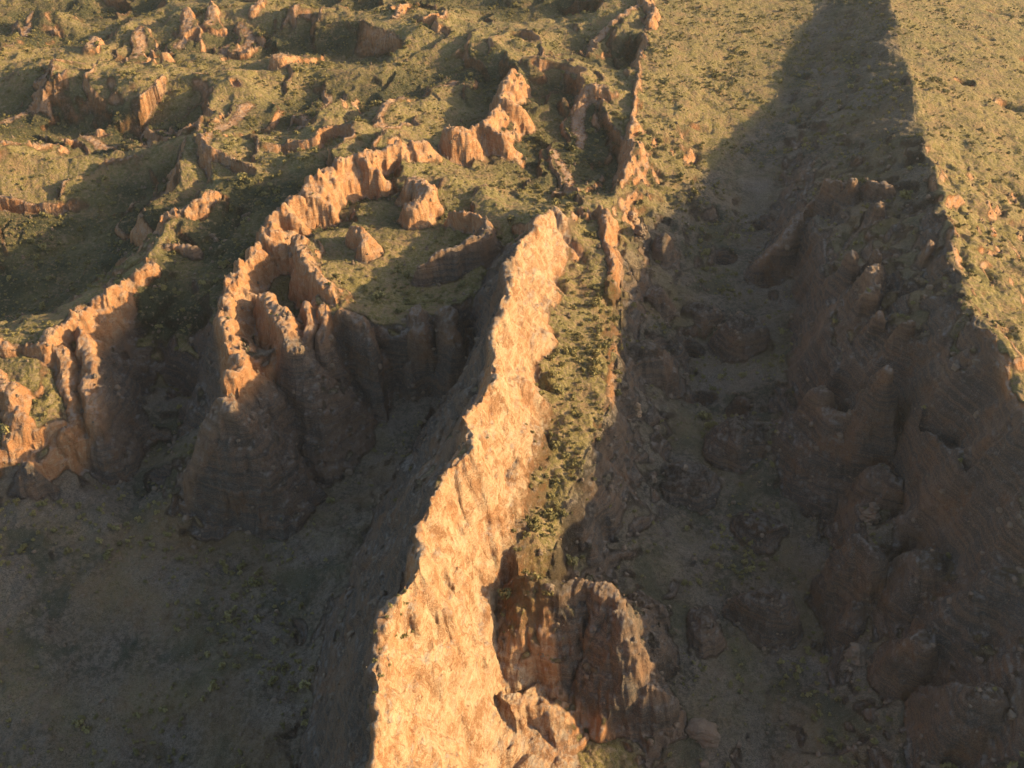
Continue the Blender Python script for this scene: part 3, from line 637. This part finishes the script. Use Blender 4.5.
# ------------------------------------------------------------------ ground lookup on the finished land
def ground_z(x, y):
    r = np.searchsorted(YG[:, 0], y)-1; r = min(max(r, 0), NR-2)
    sx = XG[r]; c = np.searchsorted(sx, x)-1; c = min(max(c, 0), NC-2)
    return float(CO[r:r+2, c:c+2, 2].mean())
def hit(px, py):
    """first ground point met by the sight line through a photo pixel"""
    r = (px-512)/FPX; u = -(py-384)/FPX
    d = np.array([r, CP+u*SP, -SP+u*CP])
    t = 150.0
    while t < 2200:
        p = d*t
        if CAM_Z+p[2] <= ground_z(p[0], p[1]): break
        t += 0.5
    return np.array([p[0], p[1], ground_z(p[0], p[1])])

# ------------------------------------------------------------------ free-standing rocks
def rock_material(name='sandstone_block', k=1.0):
    m, nt, b = new_mat(name); N = NT(nt)
    geo = N.n('ShaderNodeNewGeometry'); pos = geo.outputs['Position']
    sep = N.n('ShaderNodeSeparateXYZ'); nt.links.new(pos, sep.inputs[0])
    mid = N.noise(pos, 0.25, 4, 0.6); fine = N.noise(pos, 1.3, 5, 0.7)
    cb = N.n('ShaderNodeCombineXYZ'); nt.links.new(N.math('ADD', sep.outputs[2], N.math('MULTIPLY', mid, 2.0)), cb.inputs[2])
    beds = N.noise(cb.outputs[0], 0.9, 4, 0.7)
    col = N.mix(N.ramp(beds, 0.38, 0.62), c4(0.29, 0.16, 0.085), c4(0.43, 0.30, 0.185))
    col = N.mix(N.math('MULTIPLY', N.ramp(fine, 0.5, 0.7), 0.6), col, c4(0.40, 0.33, 0.25))
    col = N.mix(N.math('MULTIPLY', N.ramp(mid, 0.52, 0.7), 0.6), col, c4(0.15, 0.11, 0.08))
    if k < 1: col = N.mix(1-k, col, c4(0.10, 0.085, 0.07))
    nt.links.new(col, b.inputs['Base Color'])
    bp = N.n('ShaderNodeBump'); bp.inputs['Strength'].default_value = 0.8; bp.inputs['Distance'].default_value = 0.6
    nt.links.new(N.math('ADD', fine, beds), bp.inputs['Height']); nt.links.new(bp.outputs[0], b.inputs['Normal'])
    return m
STONE = rock_material(); SHADE_STONE = rock_material('shade_toned_sandstone', 0.4)  # the second is a darkened copy of the stone for rocks in shade
def stone_mesh(name, wx, wy, h, seed, waist=0.0, point=0.5, nu=32, nv=26, lean=(0, 0), mat=None):
    """closed eroded block: base ring sunk below the origin, bedded sides, knobbly head"""
    v, f = [], []
    for j in range(nv+1):
        t = j/nv; z = -0.18*h + 1.18*h*t
        prof = (1-t**(3.2+2.0*(1-point)))**(0.45+0.2*point)*(1+(0.35 if point > 0.25 else 0.0)*(1-t)**3)
        prof *= 1-waist*math.exp(-((t-0.62)/0.14)**2)
        for i in range(nu):
            a = 2*math.pi*i/nu
            v.append((math.cos(a)*wx*prof, math.sin(a)*wy*prof, z))
    v.append((0, 0, h)); top = len(v)-1
    v = np.array(v)
    sc = max(1.2, 0.55*max(wx, wy))
    n1 = vnoise3(v[:, 0]/sc+seed*7, v[:, 1]/sc, v[:, 2]/(sc*1.2), seed); n2 = vnoise3(v[:, 0]/(sc*.45), v[:, 1]/(sc*.45)+seed*3, v[:, 2]/(sc*.4), seed+9)
    led = np.sin(v[:, 2]*2*math.pi/max(1.3, h*0.16)+2*n1)
    k = 1+(0.42*n1+0.24*n2+0.05*led)*(0.45 if point < 0.15 else 1.0)
    v[:, 0] *= k; v[:, 1] *= k; v[:, 2] += 0.10*h*n1*np.clip(v[:, 2]/h, 0, 1)
    v[:, 0] += lean[0]*np.clip(v[:, 2]/h, 0, 1)*h; v[:, 1] += lean[1]*np.clip(v[:, 2]/h, 0, 1)*h
    for j in range(nv):
        for i in range(nu):
            a, b = j*nu+i, j*nu+(i+1) % nu; f.append((a, b, b+nu, a+nu))
    for i in range(nu): f.append((nv*nu+i, nv*nu+(i+1) % nu, top))
    f.append(tuple(reversed(range(nu))))
    me = bpy.data.meshes.new(name); me.from_pydata([tuple(q) for q in v], [], f); me.materials.append(mat or STONE)
    return me
ROCKS = [  # name, label, category, base pixel, half width x, y, height, seed, waist, point, lean
 ('rock_pinnacle','small white pinnacle at the edge of the vegetated bench','pinnacle',(637,413),1.5,1.5,6,13,0.2,0.6,(0,0)),
 ('rock_stack','shaded knob on top of the round dome in the valley','rock',(872,516),2.6,2.6,7,14,0.3,0.3,(0,0)),
 ('rock_stack','small grey capped rock on the shaded valley floor','rock',(856,655),3.0,2.8,5,15,0.1,0.3,(0,0)),
 ('boulder','dark boulder with a lit top near the bottom edge','boulder',(702,735),5.5,4.5,6.5,16,0.0,0.2,(0,0)),
 ('rock_stack','two humped rock at the bend of the straight wall','rock',(632,222),3.0,3.0,7,17,0.15,0.3,(0,0)),
 ('rock_stack','grey knob just below the bend of the straight wall','rock',(640,235),3.0,3.0,6,18,0.0,0.2,(0,0)),
]
for (nm, lab, cat, px, wx, wy, h, seed, waist, point, lean) in ROCKS:
    g = hit(*px)
    o = bpy.data.objects.new(nm, stone_mesh(nm, wx, wy, h, seed, waist, point, lean=lean, mat=SHADE_STONE if ('shaded' in lab or 'dark' in lab or 'grey' in lab) else STONE)); scene.collection.objects.link(o)
    o.location = (g[0], g[1], g[2]-0.3); tag(o, lab, cat)

# ------------------------------------------------------------------ shrubs
rng = np.random.default_rng(5)
def leaf_material(name, a, b_):
    m, nt, b = new_mat(name); N = NT(nt)
    info = N.n('ShaderNodeObjectInfo'); geo = N.n('ShaderNodeNewGeometry')
    nz = N.noise(geo.outputs['Position'], 2.2, 2, 0.5)
    col = N.mix(N.math('MULTIPLY', N.math('ADD', info.outputs['Random'], nz), 0.6), c4(*a), c4(*b_))
    nt.links.new(col, b.inputs['Base Color'])
    return m
LEAF = leaf_material('scrub_leaves', (0.11, 0.10, 0.04), (0.30, 0.245, 0.10))
BARK = new_mat('bark')[0]; BARK.node_tree.nodes['Principled BSDF'].inputs['Base Color'].default_value = c4(0.09, 0.065, 0.045)
def foliage_mesh(seed, n=110):
    r = np.random.default_rng(seed); v, f = [], []
    lobes = [(r.normal(0, .32), r.normal(0, .32), 0.55+0.25*r.random(), 0.42+0.2*r.random()) for _ in range(5)]
    for k in range(n):
        lx, ly, lz, lr = lobes[r.integers(5)]
        d = r.normal(size=3); d /= np.linalg.norm(d)
        c = np.array([lx, ly, lz])+d*lr*(0.55+0.45*r.random()); c[2] = max(c[2], 0.06)
        n_ = d+0.6*r.normal(size=3); n_ /= np.linalg.norm(n_)
        u = np.cross(n_, r.normal(size=3)); u /= np.linalg.norm(u); w = np.cross(n_, u)
        s = 0.11+0.12*r.random(); b0 = len(v)
        for (i, j) in ((-1, -.6), (.9, -.8), (1, .7), (-.7, .9)): v.append(tuple(c+u*i*s+w*j*s+n_*0.05*r.normal()))
        f += [(b0, b0+1, b0+2), (b0, b0+2, b0+3)]
    me = bpy.data.meshes.new('foliage'); me.from_pydata(v, [], f); me.materials.append(LEAF)
    return me
def stem_mesh(seed):
    r = np.random.default_rng(seed); v, f = [], []
    for k in range(4):
        a = r.random()*6.28; tip = np.array([0.35*math.cos(a), 0.35*math.sin(a), 0.65])
        b0 = len(v)
        for (c, rad) in ((np.array([0, 0, -0.2]), .05), (tip*0.5, .035), (tip, .012)):
            for i in range(4): q = i*math.pi/2; v.append(tuple(c+np.array([rad*math.cos(q), rad*math.sin(q), 0])))
        for j in range(2):
            for i in range(4): f.append((b0+j*4+i, b0+j*4+(i+1) % 4, b0+j*4+4+(i+1) % 4, b0+j*4+4+i))
    me = bpy.data.meshes.new('stem'); me.from_pydata(v, [], f); me.materials.append(BARK)
    return me
FOL = [foliage_mesh(100+k) for k in range(4)]; STEM = [stem_mesh(200+k) for k in range(4)]

hx2, hy2 = slope_of(CO[..., 2]); SL2 = blur(np.hypot(hx2, hy2), 2)
# candidate spots: even spread over the ground, thinned on rock and steep faces
NCAND = 260000
cy = rng.uniform(135, 1250, NCAND); cs_ = rng.uniform(-0.47, 0.50, NCAND)
keep = rng.random(NCAND) < (cy+225)/1475.0
cy, cs_ = cy[keep], cs_[keep]; cxs = cs_*(cy+225)
sarr = XG[0]/(YG[0, 0]+225.0)
ri = np.clip(np.searchsorted(YG[:, 0], cy), 1, NR-1); ci = np.clip(np.searchsorted(sarr, cs_), 1, NC-1)
ri -= (YG[ri, 0]-cy > cy-YG[ri-1, 0]); ci -= (sarr[ci]-cs_ > cs_-sarr[ci-1])
pz = CO[ri, ci, 2]; px_ = CO[ri, ci, 0]; py_ = CO[ri, ci, 1]
slp = SL2[ri, ci]; rk = ROCK[ri, ci]; ws = WASH[ri, ci]
clump = fbm2(px_, py_, 45, 4, 990)+0.6*fbm2(px_, py_, 9, 2, 991)
onslope = px_ > np.interp(py_, P1[::-1, 1], P1[::-1, 0])
dens = (1-0.6*onslope)*np.maximum(sstep(-0.6, 0.9, clump), 0.8*LUSH[ri, ci])*(1-0.9*sstep(0.5, 1.0, slp))*(1-0.95*rk)*(1-0.93*RIDGEF[ri, ci])
bench_d = BENCHD[ri, ci]; dens = np.maximum(dens, 0.9*bench_d*(1-sstep(0.8, 1.3, slp)))
gc = W(394, 625, 74); grn = np.exp(-((px_-gc[0]-0.25*(py_-gc[1]))/3.5)**2-((py_-gc[1])/16.)**2); dens = np.maximum(dens, 1.1*grn)
k = rng.random(len(dens)) < np.maximum(dens*0.62, np.maximum(bench_d*0.7*(slp < 1.3), 0.8*grn))
px_, py_, pz, slp, clump, bench_d = px_[k], py_[k], pz[k], slp[k], clump[k], bench_d[k]
size = np.clip(np.exp(rng.normal(-0.70, 0.48, len(px_)))*(1+0.55*np.clip(clump, -1, 1)+0.5*bench_d), 0.25, 2.6)
depth = py_*CP+(CAM_Z-pz)*SP; scr = size/depth
sxp = 512+FPX*px_/depth; syp = 384-FPX*((pz-CAM_Z)*CP+py_*SP)/depth
inview = (sxp > 4) & (sxp < 1020) & (syp > 4) & (syp < 764)
order = np.argsort(-np.where(inview, scr, 0)); big_i = order[:300]; rest = np.setdiff1d(np.arange(len(px_)), big_i)
print('shrubs', len(px_))
def place_of(i):
    x_, y_ = sxp[i], syp[i]; P = np.array([px_[i]]), np.array([py_[i]])
    z0 = ('on the central ridge' if poly_mask(RIDGE, *P)[0] else 'on the narrow bench' if bench_d[i] > 0.25 else
          'on the right dip slope' if px_[i] > np.interp(py_[i], P1[::-1, 1], P1[::-1, 0]) else
          'on the dark canyon floor' if poly_mask(CANYON, *P)[0] else 'in the shaded valley' if poly_mask(EAST, *P)[0] else 'on the rocky upland')
    lm = min(MARKS, key=lambda m_: (m_[0]-x_)**2+(m_[1]-y_)**2)
    return z0+' '+lm[2], 'shrubs '+z0+' '+lm[2]
MARKS = [(60,470,'below the left tan buttresses'),(190,470,'beside the pale nose of the spur'),(300,450,'under the canyon head wall'),(400,480,'below the dark left scarp'),(100,620,'toward the lower left corner'),
 (240,600,'in the middle of the canyon'),(340,700,'toward the bottom left of the ridge'),(430,690,'at the bottom part of the ridge'),(440,560,'where the ridge crest bends'),(500,440,'halfway along the ridge'),
 (580,300,'beside the tall thin slab'),(575,400,'left of the small white pinnacle'),(550,520,'above the sunlit dome fin'),(600,680,'inside the curve of the dome fin'),(690,740,'around the dark lit-topped boulder'),
 (640,480,'below the small white pinnacle'),(740,430,'around the valley hummocks'),(700,330,'near the dark pools'),(720,560,'in the middle of the valley'),(790,670,'toward the bottom of the valley'),(870,540,'around the knobbed dome'),
 (900,680,'toward the lower right corner'),(880,300,'around the tall pinnacle'),(870,190,'by the rounded dome'),(950,470,'under the curving red scar'),(1000,250,'next to the broken crest'),(970,80,'toward the top right corner'),
 (700,100,'right of the long straight wall'),(820,80,'at the head of the valley'),(460,180,'between the orange block and the ridge end'),(320,230,'inside the winding rock wall'),(220,240,'in the hollow left of the winding wall'),
 (80,260,'behind the left canyon crest'),(540,80,'near the boxy shadow block'),(400,100,'on the sloping benches at top centre'),(250,120,'around the broad lit mound'),(80,150,'toward the left edge'),(150,60,'below the top row of crags')]
for j, i in enumerate(big_i):
    where, grp = place_of(i); v_ = j % 4
    e = bpy.data.objects.new('shrub', None); scene.collection.objects.link(e); e.empty_display_size = 0.3
    e.location = (px_[i], py_[i], pz[i]-0.05); e.rotation_euler = (0, 0, rng.random()*6.28); e.scale = (size[i]*1.15,)*3
    tag(e, 'low olive green shrub '+where, 'shrub', grp)
    for nm, me in (('foliage', FOL[v_]), ('stem', STEM[v_])):
        c = bpy.data.objects.new(nm, me); scene.collection.objects.link(c); c.parent = e
    if j == 0: PROTO = [c]
def scatter(name, idxs, mesh, seed):
    me = bpy.data.meshes.new(name); me.vertices.add(len(idxs))
    me.vertices.foreach_set('co', np.stack([px_[idxs], py_[idxs], pz[idxs]-0.05], -1).astype(np.float32).ravel())
    a = me.attributes.new('scl', 'FLOAT', 'POINT'); a.data.foreach_set('value', (size[idxs]*1.15).astype(np.float32))
    a = me.attributes.new('rot', 'FLOAT', 'POINT'); a.data.foreach_set('value', rng.uniform(0, 6.28, len(idxs)).astype(np.float32))
    o = bpy.data.objects.new(name, me); scene.collection.objects.link(o)
    ng = bpy.data.node_groups.new(name, 'GeometryNodeTree')
    ng.interface.new_socket('Geometry', in_out='INPUT', socket_type='NodeSocketGeometry'); ng.interface.new_socket('Geometry', in_out='OUTPUT', socket_type='NodeSocketGeometry')
    n = ng.nodes; l = ng.links; gi = n.new('NodeGroupInput'); go = n.new('NodeGroupOutput')
    ip = n.new('GeometryNodeInstanceOnPoints'); oi = n.new('GeometryNodeObjectInfo'); oi.inputs[0].default_value = mesh
    s_ = n.new('GeometryNodeInputNamedAttribute'); s_.data_type = 'FLOAT'; s_.inputs[0].default_value = 'scl'
    r_ = n.new('GeometryNodeInputNamedAttribute'); r_.data_type = 'FLOAT'; r_.inputs[0].default_value = 'rot'
    cx_ = n.new('ShaderNodeCombineXYZ'); l.new(r_.outputs[0], cx_.inputs[2])
    l.new(gi.outputs[0], ip.inputs['Points']); l.new(oi.outputs['Geometry'], ip.inputs['Instance'])
    l.new(cx_.outputs[0], ip.inputs['Rotation']); l.new(s_.outputs[0], ip.inputs['Scale']); l.new(ip.outputs[0], go.inputs[0])
    md = o.modifiers.new('scatter', 'NODES'); md.node_group = ng
    return o
fol_objs = {}
for ob in scene.collection.objects:
    if ob.name.startswith('foliage') and ob.data not in [o.data for o in fol_objs.values()]: fol_objs[len(fol_objs)] = ob
grp_ = rng.integers(0, 4, len(rest))
for v_ in range(4):
    tag(scatter('scrub', rest[grp_ == v_], fol_objs[v_], v_), 'low olive scrub dotted over the slopes', 'scrub', kind='stuff')

# ------------------------------------------------------------------ rubble below the cliffs
talus = blur(STEEP, 14); tal = sstep(0.06, 0.3, talus)*(1-0.6*sstep(0.6, 0.95, talus))
px_, py_, pz = CO[ri, ci, 0], CO[ri, ci, 1], CO[ri, ci, 2]
k = rng.random(len(px_)) < (0.34*tal[ri, ci]+0.06)*(py_ < 900)*(1-RIDGEF[ri, ci])
px_, py_, pz = px_[k]+rng.normal(0, .5, k.sum()), py_[k]+rng.normal(0, .5, k.sum()), pz[k]
size = np.clip(np.exp(rng.normal(-2.75, 0.6, len(px_))), 0.025, 0.26)
bl = [[o for o in scene.collection.objects if o.name.startswith(n_)][0] for n_ in ('boulder', 'rock_stack')]
half = poly_mask(EAST, px_, py_) | poly_mask(SCARP, px_, py_)
for v_, m_ in enumerate((half, ~half)):
    tag(scatter('rubble', np.nonzero(m_)[0], bl[0 if v_ == 0 else 1], v_), 'loose rubble strewn below the rock walls', 'rubble', kind='stuff')

# ------------------------------------------------------------------ thin warm haze over the whole country
zlo = float(CO[..., 2].min())-1.5
hv = [(x, y, z) for z in (zlo, CAM_Z+8) for y in (-120, 1540) for x in (-1500, 1500)]
hf = [(0, 2, 3, 1), (4, 5, 7, 6), (0, 1, 5, 4), (2, 6, 7, 3), (0, 4, 6, 2), (1, 3, 7, 5)]
hm = bpy.data.meshes.new('haze'); hm.from_pydata(hv, [], hf)
hz = bpy.data.objects.new('haze', hm); scene.collection.objects.link(hz); tag(hz, kind='stuff')
hmat = bpy.data.materials.new('haze'); hmat.use_nodes = True; hn = hmat.node_tree
hn.nodes.remove(hn.nodes['Principled BSDF']); pv = hn.nodes.new('ShaderNodeVolumePrincipled')
pv.inputs['Color'].default_value = (0.9, 0.9, 0.9, 1); pv.inputs['Density'].default_value = 0.000025; pv.inputs['Anisotropy'].default_value = 0.2
hn.links.new(pv.outputs[0], hn.nodes['Material Output'].inputs['Volume']); hm.materials.append(hmat)
